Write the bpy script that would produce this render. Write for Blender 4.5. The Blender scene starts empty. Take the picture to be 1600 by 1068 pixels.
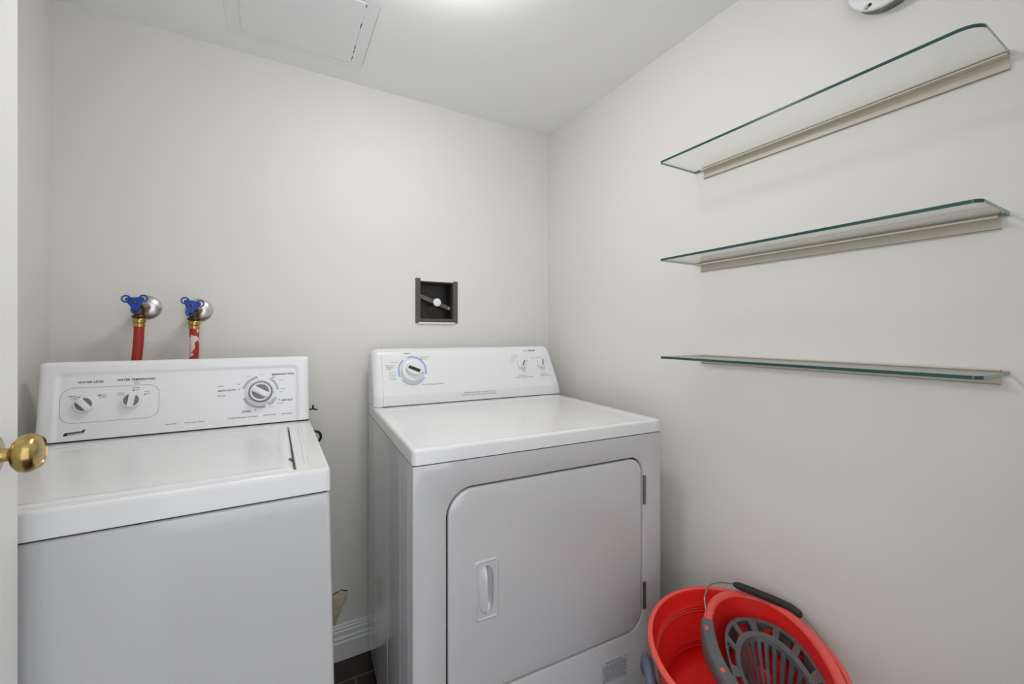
import bpy, bmesh, math, random
from math import sin, cos, pi, radians, sqrt, tan
from mathutils import Vector, Matrix
random.seed(7)
S = bpy.context.scene
COL = S.collection

# ------------------------------------------------------------------ camera
FPX, HORIZON, YAW = 653.14, 518.97, 29.478
cam_data = bpy.data.cameras.new('camera')
cam = bpy.data.objects.new('camera', cam_data); COL.objects.link(cam)
cam.location = (-1.1047, -1.6135, 1.17025)
cam.rotation_euler = (radians(90), 0, radians(-YAW))
cam_data.sensor_fit = 'HORIZONTAL'; cam_data.sensor_width = 36.0
cam_data.lens = FPX * 36.0 / 1600.0
cam_data.shift_y = (HORIZON - 534.0) / 1600.0
cam_data.clip_start = 0.02
S.camera = cam

# ------------------------------------------------------------------ world, view
S.view_settings.view_transform = 'Standard'; S.view_settings.look = 'None'
S.view_settings.gamma = 1.0; S.view_settings.use_curve_mapping = False
S.view_settings.exposure = 0.1
w = bpy.data.worlds.new('world'); S.world = w; w.use_nodes = True
w.node_tree.nodes['Background'].inputs[0].default_value = (0.93, 0.96, 1.0, 1)
w.node_tree.nodes['Background'].inputs[1].default_value = 1.75
LAMP_STRENGTH = 36.0
LAMP_POS = (-0.750, -0.735)

# ------------------------------------------------------------------ helpers
def lin(c):
    return tuple(((v/255)/12.92 if v/255 <= .04045 else ((v/255+.055)/1.055)**2.4) for v in c)

def mat(name, rgb, rough=.5, metal=0.0, coat=0.0, noise=0.0, nscale=8.0, bump=0.0, bscale=60.0, spec=.5, col2=None):
    m = bpy.data.materials.new(name); m.use_nodes = True
    nt = m.node_tree; b = nt.nodes['Principled BSDF']
    c = lin(rgb)
    b.inputs['Base Color'].default_value = (*c, 1); b.inputs['Roughness'].default_value = rough
    b.inputs['Metallic'].default_value = metal; b.inputs['Coat Weight'].default_value = coat
    b.inputs['Specular IOR Level'].default_value = spec
    tc = nt.nodes.new('ShaderNodeTexCoord')
    if noise:
        n = nt.nodes.new('ShaderNodeTexNoise'); n.inputs['Scale'].default_value = nscale; n.inputs['Detail'].default_value = 4
        nt.links.new(tc.outputs['Object'], n.inputs['Vector'])
        r = nt.nodes.new('ShaderNodeValToRGB')
        c2 = lin(col2) if col2 else tuple(v*(1-noise) for v in c)
        r.color_ramp.elements[0].position = .35; r.color_ramp.elements[1].position = .65
        r.color_ramp.elements[0].color = (*c2, 1); r.color_ramp.elements[1].color = (*c, 1)
        nt.links.new(n.outputs['Fac'], r.inputs['Fac']); nt.links.new(r.outputs['Color'], b.inputs['Base Color'])
    if bump:
        n2 = nt.nodes.new('ShaderNodeTexNoise'); n2.inputs['Scale'].default_value = bscale; n2.inputs['Detail'].default_value = 3
        nt.links.new(tc.outputs['Object'], n2.inputs['Vector'])
        bp = nt.nodes.new('ShaderNodeBump'); bp.inputs['Strength'].default_value = bump; bp.inputs['Distance'].default_value = .002
        nt.links.new(n2.outputs['Fac'], bp.inputs['Height']); nt.links.new(bp.outputs['Normal'], b.inputs['Normal'])
    return m

M = {}
M['wall'] = mat('wall_paint', (227, 225, 220), .5, noise=.02, nscale=2.2, bump=.10, bscale=55, spec=.35)
M['ceiling'] = mat('ceiling_paint', (247, 248, 250), .8, bump=.06, bscale=40)
M['ceiling_patch'] = mat('ceiling_patch_paint', (243, 244, 247), .7, bump=.05, bscale=30)
M['trim'] = mat('trim_paint', (232, 232, 230), .35, bump=.03)
M['door'] = mat('door_paint', (234, 234, 232), .4, bump=.03, bscale=90)
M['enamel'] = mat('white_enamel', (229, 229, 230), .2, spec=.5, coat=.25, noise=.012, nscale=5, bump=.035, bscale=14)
M['enamel_shaded'] = mat('white_enamel_shaded', (200, 200, 201), .2, spec=.6, coat=1.0, noise=.012, nscale=4, bump=.012, bscale=10)  # same white enamel, darkened for the dimmer fronts: shade put into the colour
M['enamel_shaded'].node_tree.nodes['Principled BSDF'].inputs['Coat Roughness'].default_value = .05
M['plastic'] = mat('white_plastic', (234, 234, 236), .3, coat=.15)
M['plastic_face'] = mat('console_plastic', (236, 236, 238), .33)
M['grey_ink'] = mat('grey_ink', (150, 151, 156), .5)
M['light_ink'] = mat('light_grey_ink', (178, 180, 184), .5)
M['black_ink'] = mat('black_ink', (34, 34, 38), .5)
M['faint_ink'] = mat('faint_grey_ink', (120, 122, 128), .5)
M['blue_ink'] = mat('blue_ink', (150, 178, 226), .5)
M['violet_ink'] = mat('violet_ink', (190, 192, 226), .5)
M['white_ink'] = mat('white_ink', (235, 235, 235), .5)
M['knob_grey'] = mat('knob_grey', (120, 121, 124), .4)
M['knob_dark'] = mat('knob_dark', (38, 38, 40), .35)
M['gap'] = mat('dark_gap', (24, 24, 26), .6)
M['hinge'] = mat('hinge_steel', (150, 148, 145), .35, metal=.8, noise=.3, nscale=60)
M['chrome'] = mat('chrome', (214, 212, 210), .32, metal=1.0, noise=.12, nscale=30)
M['brass'] = mat('polished_brass', (204, 176, 112), .24, metal=1.0, noise=.35, nscale=45, bump=.35, bscale=70)
M['old_brass'] = mat('tarnished_brass', (104, 82, 58), .38, metal=.9, noise=.5, nscale=60, bump=.3, bscale=120)
M['coupling'] = mat('yellow_brass', (205, 172, 96), .25, metal=1.0, noise=.3, nscale=70)
M['blue_handle'] = mat('blue_enamel', (22, 70, 165), .35, noise=.3, nscale=60)
M['hose'] = mat('red_rubber', (176, 42, 26), .45, noise=.15, nscale=30)
M['brown_frame'] = mat('brown_enamel', (92, 84, 78), .5, noise=.2, nscale=40)
M['vent_dark'] = mat('sooty_metal', (34, 30, 28), .3, noise=.75, nscale=45, bump=.3, bscale=60, spec=.6)
M['vent_strap'] = mat('strap_metal', (120, 118, 116), .4, metal=.5, noise=.25, nscale=40)
M['cream'] = mat('cream_rail_paint', (206, 199, 183), .45, noise=.05, nscale=20)
M['rail_edge'] = mat('rail_edge', (150, 140, 124), .5)
M['galv'] = mat('galvanised_steel', (150, 152, 152), .45, metal=.7, noise=.45, nscale=40, bump=.3, bscale=80)
M['cover'] = mat('cover_plate_white', (226, 227, 228), .4, bump=.2, bscale=160)
M['red'] = mat('red_plastic', (236, 42, 38), .34, spec=.5, noise=.05, nscale=6)
M['red_rim'] = mat('red_plastic_rim', (240, 92, 82), .34)
M['grey_plastic'] = mat('dark_grey_plastic', (98, 98, 100), .5, bump=.5, bscale=220, noise=.1, nscale=60)
M['blue_grey'] = mat('blue_grey_plastic', (88, 96, 118), .42)
M['wire'] = mat('steel_wire', (165, 160, 152), .3, metal=1.0)
M['foam'] = mat('black_foam', (44, 45, 47), .75, bump=.3, bscale=150)
M['rubber'] = mat('black_rubber', (20, 20, 20), .5)
M['plaster'] = mat('torn_plaster', (216, 200, 172), .85, noise=.25, nscale=60, bump=.8, bscale=70)
M['sticker'] = mat('sticker_grey', (206, 206, 210), .4)

# floor: dark wood-look plank tiles with pale joints
def floor_mat():
    m = bpy.data.materials.new('dark_plank_tile'); m.use_nodes = True
    nt = m.node_tree; b = nt.nodes['Principled BSDF']; b.inputs['Roughness'].default_value = .35
    tc = nt.nodes.new('ShaderNodeTexCoord')
    mp = nt.nodes.new('ShaderNodeMapping'); mp.inputs['Location'].default_value = (.27, .116, 0)
    br = nt.nodes.new('ShaderNodeTexBrick'); br.inputs['Scale'].default_value = 1.0
    br.inputs['Brick Width'].default_value = .6; br.inputs['Row Height'].default_value = .15; br.inputs['Mortar Size'].default_value = .0016
    br.inputs['Color1'].default_value = (*lin((62, 44, 36)), 1); br.inputs['Color2'].default_value = (*lin((52, 37, 31)), 1)
    br.inputs['Mortar'].default_value = (*lin((150, 140, 128)), 1)
    wv = nt.nodes.new('ShaderNodeTexNoise'); wv.inputs['Scale'].default_value = 6; wv.inputs['Detail'].default_value = 5
    m2 = nt.nodes.new('ShaderNodeMapping'); m2.inputs['Scale'].default_value = (1, 14, 1)
    mx = nt.nodes.new('ShaderNodeMixRGB'); mx.blend_type = 'MULTIPLY'; mx.inputs['Fac'].default_value = .6
    L = nt.links.new
    L(tc.outputs['Object'], mp.inputs['Vector']); L(mp.outputs['Vector'], br.inputs['Vector'])
    L(tc.outputs['Object'], m2.inputs['Vector']); L(m2.outputs['Vector'], wv.inputs['Vector'])
    L(br.outputs['Color'], mx.inputs['Color1']); L(wv.outputs['Color'], mx.inputs['Color2'])
    L(mx.outputs['Color'], b.inputs['Base Color'])
    return m
M['floor'] = floor_mat()

# red hose with flaked off white paint patches
def hose_patch_mat():
    m = mat('red_rubber_with_paint', (168, 40, 26), .45)
    nt = m.node_tree; b = nt.nodes['Principled BSDF']
    tc = nt.nodes.new('ShaderNodeTexCoord')
    n = nt.nodes.new('ShaderNodeTexNoise'); n.inputs['Scale'].default_value = 26; n.inputs['Detail'].default_value = 2; n.inputs['Distortion'].default_value = .6
    r = nt.nodes.new('ShaderNodeValToRGB'); r.color_ramp.interpolation = 'LINEAR'
    r.color_ramp.elements[0].position = .545; r.color_ramp.elements[1].position = .56
    r.color_ramp.elements[0].color = (*lin((170, 40, 26)), 1); r.color_ramp.elements[1].color = (*lin((222, 208, 200)), 1)
    mp = nt.nodes.new('ShaderNodeMapping'); mp.inputs['Location'].default_value = (0, 0, .046)
    nt.links.new(tc.outputs['Object'], mp.inputs['Vector']); nt.links.new(mp.outputs['Vector'], n.inputs['Vector']); nt.links.new(n.outputs['Fac'], r.inputs['Fac'])
    nt.links.new(r.outputs['Color'], b.inputs['Base Color'])
    return m
M['hose_patch'] = hose_patch_mat()

# clear glass sheet: faces let light through with a fresnel reflection, edges are deep green
def glass_mat():
    m = bpy.data.materials.new('clear_sheet_glass'); m.use_nodes = True
    nt = m.node_tree; nt.nodes.clear()
    o = nt.nodes.new('ShaderNodeOutputMaterial'); t = nt.nodes.new('ShaderNodeBsdfTransparent')
    t.inputs[0].default_value = (.975, .983, .979, 1)
    g = nt.nodes.new('ShaderNodeBsdfGlossy'); g.inputs['Roughness'].default_value = .03
    lw = nt.nodes.new('ShaderNodeLayerWeight'); lw.inputs['Blend'].default_value = .5
    pw = nt.nodes.new('ShaderNodeMath'); pw.operation = 'POWER'; pw.inputs[1].default_value = 5.0
    fr = nt.nodes.new('ShaderNodeMath'); fr.operation = 'MULTIPLY_ADD'; fr.inputs[1].default_value = .90; fr.inputs[2].default_value = .04
    nt.links.new(lw.outputs['Facing'], pw.inputs[0]); nt.links.new(pw.outputs[0], fr.inputs[0])
    mx = nt.nodes.new('ShaderNodeMixShader')
    nt.links.new(fr.outputs[0], mx.inputs[0]); nt.links.new(t.outputs[0], mx.inputs[1]); nt.links.new(g.outputs[0], mx.inputs[2])
    nt.links.new(mx.outputs[0], o.inputs[0])
    return m
M['glass'] = glass_mat()
M['glass_edge'] = mat('green_glass_edge', (26, 76, 70), .12, spec=.6)
M['glass_edge_pale'] = mat('pale_green_glass_edge', (104, 134, 122), .15, spec=.6)  # pane ends: the lighter look of light in glass, put into the colour

def finish(name, me, m, parent=None, smooth=True, loc=None, angle=35):
    o = bpy.data.objects.new(name, me); COL.objects.link(o)
    if m is not None:
        for mm in (m if isinstance(m, (list, tuple)) else [m]): me.materials.append(mm)
    if smooth:
        me.polygons.foreach_set('use_smooth', [True]*len(me.polygons))
        try: me.set_sharp_from_angle(angle=radians(angle))
        except Exception: pass
    if parent is not None: o.parent = parent
    if loc: o.location = loc
    return o

class MB:
    def __init__(s): s.v = []; s.f = []; s.mi = []
    def add(s, vs, fs, mi=0):
        k = len(s.v); s.v += [tuple(p) for p in vs]
        s.f += [tuple(i+k for i in f) for f in fs]; s.mi += [mi]*len(fs)
    def box(s, x0, x1, y0, y1, z0, z1, mi=0):
        v = [(x, y, z) for z in (z0, z1) for x, y in ((x0, y0), (x1, y0), (x1, y1), (x0, y1))]
        s.add(v, [(3, 2, 1, 0), (4, 5, 6, 7), (0, 1, 5, 4), (1, 2, 6, 5), (2, 3, 7, 6), (3, 0, 4, 7)], mi)
    def loft(s, rings, closed=True, cap0=True, cap1=True, mi=0):
        n = len(rings[0]); vs = [p for r in rings for p in r]; fs = []
        for i in range(len(rings)-1):
            for j in range(n if closed else n-1):
                k = (j+1) % n
                fs.append((i*n+j, i*n+k, (i+1)*n+k, (i+1)*n+j))
        if cap0: fs.append(tuple(range(n))[::-1])
        if cap1: fs.append(tuple((len(rings)-1)*n+j for j in range(n)))
        s.add(vs, fs, mi)
    def tube(s, pts, r, n=12, cap=True, mi=0):
        pts = [Vector(p) for p in pts]; rings = []; up = None
        rr = r if isinstance(r, (list, tuple)) else [r]*len(pts)
        for i, p in enumerate(pts):
            t = (pts[min(i+1, len(pts)-1)] - pts[max(i-1, 0)]).normalized()
            if up is None:
                up = Vector((0, 0, 1)) if abs(t.z) < .9 else Vector((1, 0, 0))
            a = (up - t*up.dot(t)).normalized(); b = t.cross(a); up = a
            rings.append([p + a*cos(2*pi*k/n)*rr[i] + b*sin(2*pi*k/n)*rr[i] for k in range(n)])
        s.loft(rings, cap0=cap, cap1=cap, mi=mi)
    def lathe(s, prof, mtx=None, n=32, cap0=True, cap1=True, mi=0):
        mtx = mtx or Matrix.Identity(4)
        rings = [[mtx @ Vector((r*cos(2*pi*k/n), r*sin(2*pi*k/n), h)) for k in range(n)] for r, h in prof]
        s.loft(rings, cap0=cap0, cap1=cap1, mi=mi)
    def xf(s, mtx, k0=0):
        s.v = s.v[:k0] + [tuple(mtx @ Vector(p)) for p in s.v[k0:]]
    def build(s, name, m, parent=None, smooth=True, bevel=0, seg=2, angle=35, fix=True):
        me = bpy.data.meshes.new(name); me.from_pydata(s.v, [], s.f); me.update()
        if fix:
            b = bmesh.new(); b.from_mesh(me)
            bmesh.ops.remove_doubles(b, verts=b.verts, dist=1e-6)
            bmesh.ops.recalc_face_normals(b, faces=b.faces); b.to_mesh(me); b.free()
        elif any(s.mi): pass
        o = finish(name, me, m, parent, smooth, angle=angle)
        if any(s.mi) and len(me.polygons) == len(s.mi): me.polygons.foreach_set('material_index', s.mi)
        if bevel:
            bv = o.modifiers.new('bevel', 'BEVEL'); bv.width = bevel; bv.segments = seg; bv.limit_method = 'ANGLE'; bv.angle_limit = radians(40)
            bv.harden_normals = False
        return o

def empty(name, label, cat, loc=(0, 0, 0), rz=0, group=None):
    o = bpy.data.objects.new(name, None); COL.objects.link(o); o.empty_display_size = .05
    o.location = loc; o.rotation_euler = (0, 0, rz); o['label'] = label; o['category'] = cat
    if group: o['group'] = group
    return o
def struct(o): o['kind'] = 'structure'; return o

def rrect(x0, x1, z0, z1, r, n=8):
    """counter-clockwise rounded rectangle; r = single radius or (BL, BR, TR, TL)"""
    if not isinstance(r, (list, tuple)): r = (r,)*4
    out = []
    for (cx, cz, a0, rr) in ((x0+r[0], z0+r[0], pi, r[0]), (x1-r[1], z0+r[1], 1.5*pi, r[1]), (x1-r[2], z1-r[2], 0, r[2]), (x0+r[3], z1-r[3], .5*pi, r[3])):
        for k in range(n+1):
            a = a0 + .5*pi*k/n; out.append((cx+rr*cos(a), cz+rr*sin(a)))
    return out
def inset(x0, x1, z0, z1, r, d, n=8):
    rr = r if isinstance(r, (list, tuple)) else (r,)*4
    return rrect(x0+d, x1-d, z0+d, z1-d, tuple(max(.0005, q-d) for q in rr), n)
def sdrr(x, z, x0, x1, z0, z1, r):
    cx, cz = (x0+x1)/2, (z0+z1)/2; hx, hz = (x1-x0)/2-r, (z1-z0)/2-r
    qx, qz = abs(x-cx)-hx, abs(z-cz)-hz
    return sqrt(max(qx, 0)**2+max(qz, 0)**2)+min(max(qx, qz), 0)-r
def sm(a, b, x):
    t = min(1, max(0, (x-a)/(b-a))); return t*t*(3-2*t)
def hfield(mb, u0, u1, nu, v0, v1, nv, fn, mi=0):
    vs = [fn(u0+(u1-u0)*i/nu, v0+(v1-v0)*j/nv) for j in range(nv+1) for i in range(nu+1)]
    fs = [(j*(nu+1)+i, j*(nu+1)+i+1, (j+1)*(nu+1)+i+1, (j+1)*(nu+1)+i) for j in range(nv) for i in range(nu)]
    mb.add(vs, fs, mi)

def frame(origin, eu, ev):
    eu = Vector(eu).normalized(); ev = Vector(ev); ev = (ev-eu*ev.dot(eu)).normalized(); n = eu.cross(ev)
    m = Matrix.Identity(4)
    for i in range(3): m[i][0], m[i][1], m[i][2], m[i][3] = eu[i], ev[i], n[i], origin[i]
    return m

def text_mesh(mb, items, place):
    """items: (text, x, y, width, height, shear) centred at x, y on a printed face; place(x, y) -> 3D point"""
    for (txt, x, y, wd, ht, sh) in items:
        cu = bpy.data.curves.new('t', 'FONT'); cu.body = txt; cu.shear = sh; cu.offset = .022; cu.resolution_u = 2
        ob = bpy.data.objects.new('t', cu); COL.objects.link(ob)
        dg = bpy.context.evaluated_depsgraph_get(); me = bpy.data.meshes.new_from_object(ob.evaluated_get(dg))
        vs = [v.co.copy() for v in me.vertices]
        if vs:
            a0 = min(v.x for v in vs); a1 = max(v.x for v in vs); b0 = min(v.y for v in vs); b1 = max(v.y for v in vs)
            sx = wd/(a1-a0); sy = ht/(b1-b0)
            mb.add([place(x+(v.x-(a0+a1)/2)*sx, y+(v.y-(b0+b1)/2)*sy) for v in vs], [tuple(p.vertices) for p in me.polygons])
        bpy.data.objects.remove(ob); bpy.data.curves.remove(cu); bpy.data.meshes.remove(me)
def arc(mb, cx, cy, r0, r1, a0, a1, place, n=24, mi=0):
    vs = []
    for k in range(n+1):
        a = radians(a0+(a1-a0)*k/n)
        vs += [place(cx+r0*cos(a), cy+r0*sin(a)), place(cx+r1*cos(a), cy+r1*sin(a))]
    mb.add(vs, [(2*k, 2*k+1, 2*k+3, 2*k+2) for k in range(n)], mi)
def quad(mb, pts, place): mb.add([place(*p) for p in pts], [tuple(range(len(pts)))])
def outline(mb, pts, wdt, place):
    n = len(pts)
    cx = sum(p[0] for p in pts)/n; cy = sum(p[1] for p in pts)/n
    vs = []
    for i, p in enumerate(pts):
        a, b = pts[i-1], pts[(i+1) % n]; t = Vector((b[0]-a[0], b[1]-a[1])).normalized()
        vs += [place(p[0]+t.y*wdt/2, p[1]-t.x*wdt/2), place(p[0]-t.y*wdt/2, p[1]+t.x*wdt/2)]
    mb.add(vs, [(2*i, 2*((i+1) % n), 2*((i+1) % n)+1, 2*i+1) for i in range(n)])

# ------------------------------------------------------------------ the room
H = 2.0803; XL = -1.6411; YF = -1.64
VX0, VX1, VZ0, VZ1 = -.621, -.460, 1.213, 1.374       # vent opening in the back wall
mb = MB()                                              # back wall with the vent hole right through
for (a, b, c, d) in ((XL-.1, VX0, 0, H+.1), (VX1, .1, 0, H+.1), (VX0, VX1, 0, VZ0), (VX0, VX1, VZ1, H+.1)):
    mb.box(a, b, 0, .1, c, d)
struct(mb.build('wall_back', M['wall'], smooth=False))
mb = MB(); mb.box(0, .1, YF-.1, 0, 0, H+.1); struct(mb.build('wall_right', M['wall'], smooth=False))
mb = MB(); mb.box(XL-.1, XL, YF-.1, 0, 0, H+.1); struct(mb.build('wall_left', M['wall'], smooth=False))
mb = MB()                                              # front wall around the doorway the picture is taken from
mb.box(XL, -1.475, YF-.1, YF, 0, H); mb.box(-.50, 0, YF-.1, YF, 0, H); mb.box(-1.475, -.50, YF-.1, YF, 2.03, H)
struct(mb.build('wall_front', M['wall'], smooth=False))
mb = MB(); mb.box(XL-.1, .1, YF-1.3, .1, -.06, 0); struct(mb.build('floor', M['floor'], smooth=False))
mb = MB(); mb.box(XL, 0, YF, 0, H, H+.08); struct(mb.build('ceiling', M['ceiling'], smooth=False))

def baseboard(name, p0, p1, nrm):
    prof = [(0, 0), (.016, 0), (.016, .062), (.013, .068), (.0145, .076), (.011, .083), (.011, .098), (.008, .103), (.009, .109), (.006, .113), (.006, .119), (0, .121)]
    p0, p1, nrm = Vector(p0), Vector(p1), Vector(nrm)
    m = MB(); m.loft([[p + nrm*d + Vector((0, 0, z)) for d, z in prof] for p in (p0, p1)])
    struct(m.build(name, M['trim'], angle=25))
baseboard('baseboard_back', (XL, 0, 0), (0, 0, 0), (0, -1, 0))
baseboard('baseboard_right', (0, -.017, 0), (0, YF, 0), (-1, 0, 0))
baseboard('baseboard_left', (XL, YF, 0), (XL, -.017, 0), (1, 0, 0))

# door jamb lining
mb = MB(); mb.box(-1.475, -1.462, YF-.1, YF+.001, 0, 2.03); mb.box(-.513, -.50, YF-.1, YF+.001, 0, 2.03); mb.box(-1.462, -.513, YF-.1, YF+.001, 2.017, 2.03)
struct(mb.build('trim_1', M['trim'], smooth=False))

# open door with brass knob
DX, DY1, DY0 = -1.4247, -.7475, -1.615
mb = MB(); mb.box(DX-.035, DX, DY0, DY1, .012, 2.005)
door = struct(mb.build('door_1', M['door'], bevel=.0015, seg=2))
door['label'] = 'white door standing open at the left edge'
KY, KZ = DY1-.071, 1.0112
Rk = frame((DX, KY, KZ), (0, 1, 0), (0, 0, 1))          # local z = +x
mb = MB()
mb.lathe([(.0285, 0), (.0285, .002), (.026, .005), (.018, .0075), (.0100, .010), (.0085, .015), (.0085, .019), (.0120, .0215), (.0185, .0245), (.0235, .0290), (.0252, .0345), (.0248, .0395),
          (.0228, .0440), (.0208, .0466), (.0200, .0468), (.0196, .0456), (.0188, .0460), (.010, .0474), (.004, .0477)], Rk, n=48)
k = mb.build('door_knob', M['brass'], door, angle=40); k['label'] = 'round brass knob'
mb = MB()
mb.lathe([(.0285, 0), (.0285, .002), (.026, .005), (.018, .0075), (.0100, .010), (.0085, .019), (.0185, .0245), (.0235, .030), (.0255, .0365), (.0248, .043), (.0222, .0485), (.0178, .0528), (.004, .0546)],
         frame((DX-.035, KY, KZ), (0, -1, 0), (0, 0, 1)), n=32)
k = mb.build('door_knob', M['brass'], door, angle=40); k['label'] = 'round brass knob'

# ceiling access hatch: shallow panel in a thin frame, chipped paint along the joint
t = empty('ceiling_access_hatch', 'white painted access hatch set flush in the ceiling above the washer', 'access hatch', (-1.045, -.262, H))
mb = MB()
def hframe(m, x0, x1, y0, y1, wdt, z0, z1):
    m.box(x0, x1, y0, y0+wdt, z0, z1); m.box(x0, x1, y1-wdt, y1, z0, z1); m.box(x0, x0+wdt, y0+wdt, y1-wdt, z0, z1); m.box(x1-wdt, x1, y0+wdt, y1-wdt, z0, z1)
hframe(mb, -.185, .196, -.185, .180, .034, -.0012, .0)
mb.build('hatch_frame', M['ceiling_patch'], t, bevel=.0008)
mb = MB(); mb.box(-.1485, .1595, -.148, .1435, -.0022, 0); mb.build('hatch_panel', M['ceiling_patch'], t, bevel=.0008)
mb = MB()
for yy, ln in ((-.142, .008), (-.06, .010), (-.045, .003), (.05, .012), (.075, .006), (.11, .008)):
    mb = MB(); mb.box(.1594, .1612, yy, yy+ln, -.0026, -.0004); mb.build('joint_gap', M['gap'], t, smooth=False)
mb = MB(); mb.box(-.012, .0, -.150, -.1475, -.0026, -.0004); mb.build('joint_gap', M['gap'], t, smooth=False)

# ceiling light: flush dome
t = empty('ceiling_light', 'round frosted glass dome light on the ceiling just above the frame', 'light', (LAMP_POS[0], LAMP_POS[1], H))
mb = MB(); mb.lathe([(.118, 0), (.118, -.008), (.112, -.012)], n=48); mb.build('light_base', M['trim'], t)
em = bpy.data.materials.new('lit_frosted_glass'); em.use_nodes = True
eb = em.node_tree.nodes['Principled BSDF']; eb.inputs['Base Color'].default_value = (.9, .9, .88, 1)
eb.inputs['Emission Color'].default_value = (1, .985, .96, 1); eb.inputs['Emission Strength'].default_value = LAMP_STRENGTH
mb = MB(); mb.lathe([(.110, -.012)]+[(.110*cos(a), -.012-.052*sin(a)) for a in [radians(q) for q in (12, 25, 38, 50, 62, 74, 84)]], n=48, cap0=False)
mb.build('lamp_shade', em, t)

# ------------------------------------------------------------------ round junction box on the right wall
t = empty('junction_box', 'round galvanised box with white cover plate high on the right wall', 'electrical box', (0, -1.249, 1.899))
Rj = frame((0, 0, 0), (0, -1, 0), (0, 0, 1))            # local z = -x
mb = MB(); mb.lathe([(.063, .0), (.063, .026)], Rj, n=48)
b_ = mb.build('box_body', M['galv'], t)
for ang in (-68, -20, 200):
    m2 = MB(); a = radians(ang); c0 = Vector((cos(a)*.063, sin(a)*.063, .013))
    m3 = Matrix.Translation(c0) @ frame((0, 0, 0), (-sin(a), cos(a), 0), (0, 0, 1))
    m2.lathe([(.0095, -.0005), (.0095, .0008), (.0082, .0012), (.0078, .0004)], Rj @ m3, n=24)
    m2.build('knockout', M['galv'], b_)
mb = MB(); mb.lathe([(.064, .0262), (.0665, .0275), (.0665, .0300), (.0645, .0325), (.060, .0335)], Rj, n=48)
mb.build('cover_plate', M['cover'], t)
for sy, sz in ((.031, -.052), (-.031, .052)):
    mb = MB(); mb.lathe([(.0045, .032), (.0045, .035), (.003, .037)], Rj @ Matrix.Translation((-sy, sz, 0)), n=16)
    sc = mb.build('screw', M['chrome'], t)
    mb = MB(); mb.lathe([(.0032, .0325), (.0034, .0345)], Rj @ Matrix.Translation((-sy+.0065, sz+.001, 0)), n=12); mb.build('screw_hole', M['gap'], sc)

# ------------------------------------------------------------------ glass shelves on cream rails
def shelf(z0, label, drop, ry0, ry1, r1):
    t = empty('glass_shelf', label, 'shelf', (0, -1.105, z0), 0, 'glass shelves on the right wall')
    y0, y1, dep, th = -1.409+1.105, -.787+1.105, .157, .0060
    r2 = .008
    pts = [(-.004, y1), (-.004, y0)]
    for kk in range(9):
        a = 1.5*pi - .5*pi*kk/8; pts.append((-dep+r1+r1*cos(a), y0+r1+r1*sin(a)))
    for kk in range(9):
        a = pi - .5*pi*kk/8; pts.append((-dep+r2+r2*cos(a), y1-r2+r2*sin(a)))
    n = len(pts); m = MB()
    vs = [(x, y, z) for z in (0, th) for x, y in pts]
    m.add(vs, [tuple(range(n)), tuple(range(n, 2*n))[::-1]], 0)
    m.add([], []) 
    k = len(m.v)-2*n
    for j in range(n):
        a, b = pts[j], pts[(j+1) % n]
        m.f.append((j, (j+1) % n, n+(j+1) % n, n+j)); m.mi.append(2 if abs(b[1]-a[1]) < .3*abs(b[0]-a[0]) else 1)
    me = bpy.data.meshes.new('glass_panel'); me.from_pydata(m.v, [], m.f); me.update()
    bb = bmesh.new(); bb.from_mesh(me); bmesh.ops.recalc_face_normals(bb, faces=bb.faces); bb.to_mesh(me); bb.free()
    g = finish('glass_panel', me, [M['glass'], M['glass_edge'], M['glass_edge_pale']], t, smooth=False)
    me.polygons.foreach_set('material_index', m.mi)
    g['label'] = 'clear glass panel with green edges'
    # rail: back plate, lower lip under the glass, small upper lip
    prof = [(0, -drop), (-.0035, -drop), (-.0035, -.0035), (-.020, -.0035), (-.020, -.0004), (-.0030, -.0004), (-.0030, th+.0004), (-.0085, th+.0004), (-.0085, th+.003), (0, th+.003)]
    m = MB(); m.loft([[Vector((x, y, z)) for x, z in prof] for y in (ry0+1.105, ry1+1.105)])
    rl = m.build('mounting_rail', M['cream'], t, smooth=False); rl['label'] = 'cream painted wall rail'
    m = MB(); m.box(-.0042, 0, ry0+1.105, ry1+1.105, -drop-.0012, -drop+.0001); m.build('rail_edge', M['rail_edge'], rl, smooth=False)
    return t
shelf(1.6480, 'topmost of the three glass shelves, nearest the ceiling', .0230, -1.4085, -.8165, .028)
shelf(1.3720, 'middle glass shelf of the three on the right wall', .0200, -1.3980, -.8060, .014)
shelf(1.0965, 'lowest of the three glass shelves, seen slightly from above', .0165, -1.3980, -.8080, .013)

# ------------------------------------------------------------------ vent opening in the back wall
t = empty('wall_vent', 'square brown framed vent opening in the back wall above the dryer', 'vent', ((VX0+VX1)/2, 0, (VZ0+VZ1)/2))
hx, hz = (VX1-VX0)/2, (VZ1-VZ0)/2
mb = MB()
mb.box(-hx-.007, -hx+.012, -.005, .02, -hz-.006, hz+.010)
mb.box(hx-.012, hx+.008, -.005, .02, -hz-.006, hz+.004)
mb.box(-hx+.012, hx-.012, -.004, .02, -hz-.002, -hz+.012)
mb.box(-hx+.012, hx-.012, -.003, .02, hz-.005, hz-.001)
fr_ = mb.build('vent_frame', M['brown_frame'], t, bevel=.0012)
mb = MB(); mb.box(-hx+.012, hx-.012, -.006, .0, hz-.001, hz+.004); mb.build('frame_lip', M['trim'], fr_, bevel=.001)
mb = MB(); mb.box(-hx+.004, hx-.004, -.007, .0, -hz-.009, -hz-.0025)
q = mb.build('frame_lip', M['trim'], fr_, bevel=.001)
mb = MB()                                               # recessed sooty box, open to the room
x0, x1, z0, z1 = -hx+.0015, hx-.0015, -hz+.0015, hz-.0015
o1 = [(x0, .004, z0), (x1, .004, z0), (x1, .004, z1), (x0, .004, z1)]
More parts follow.
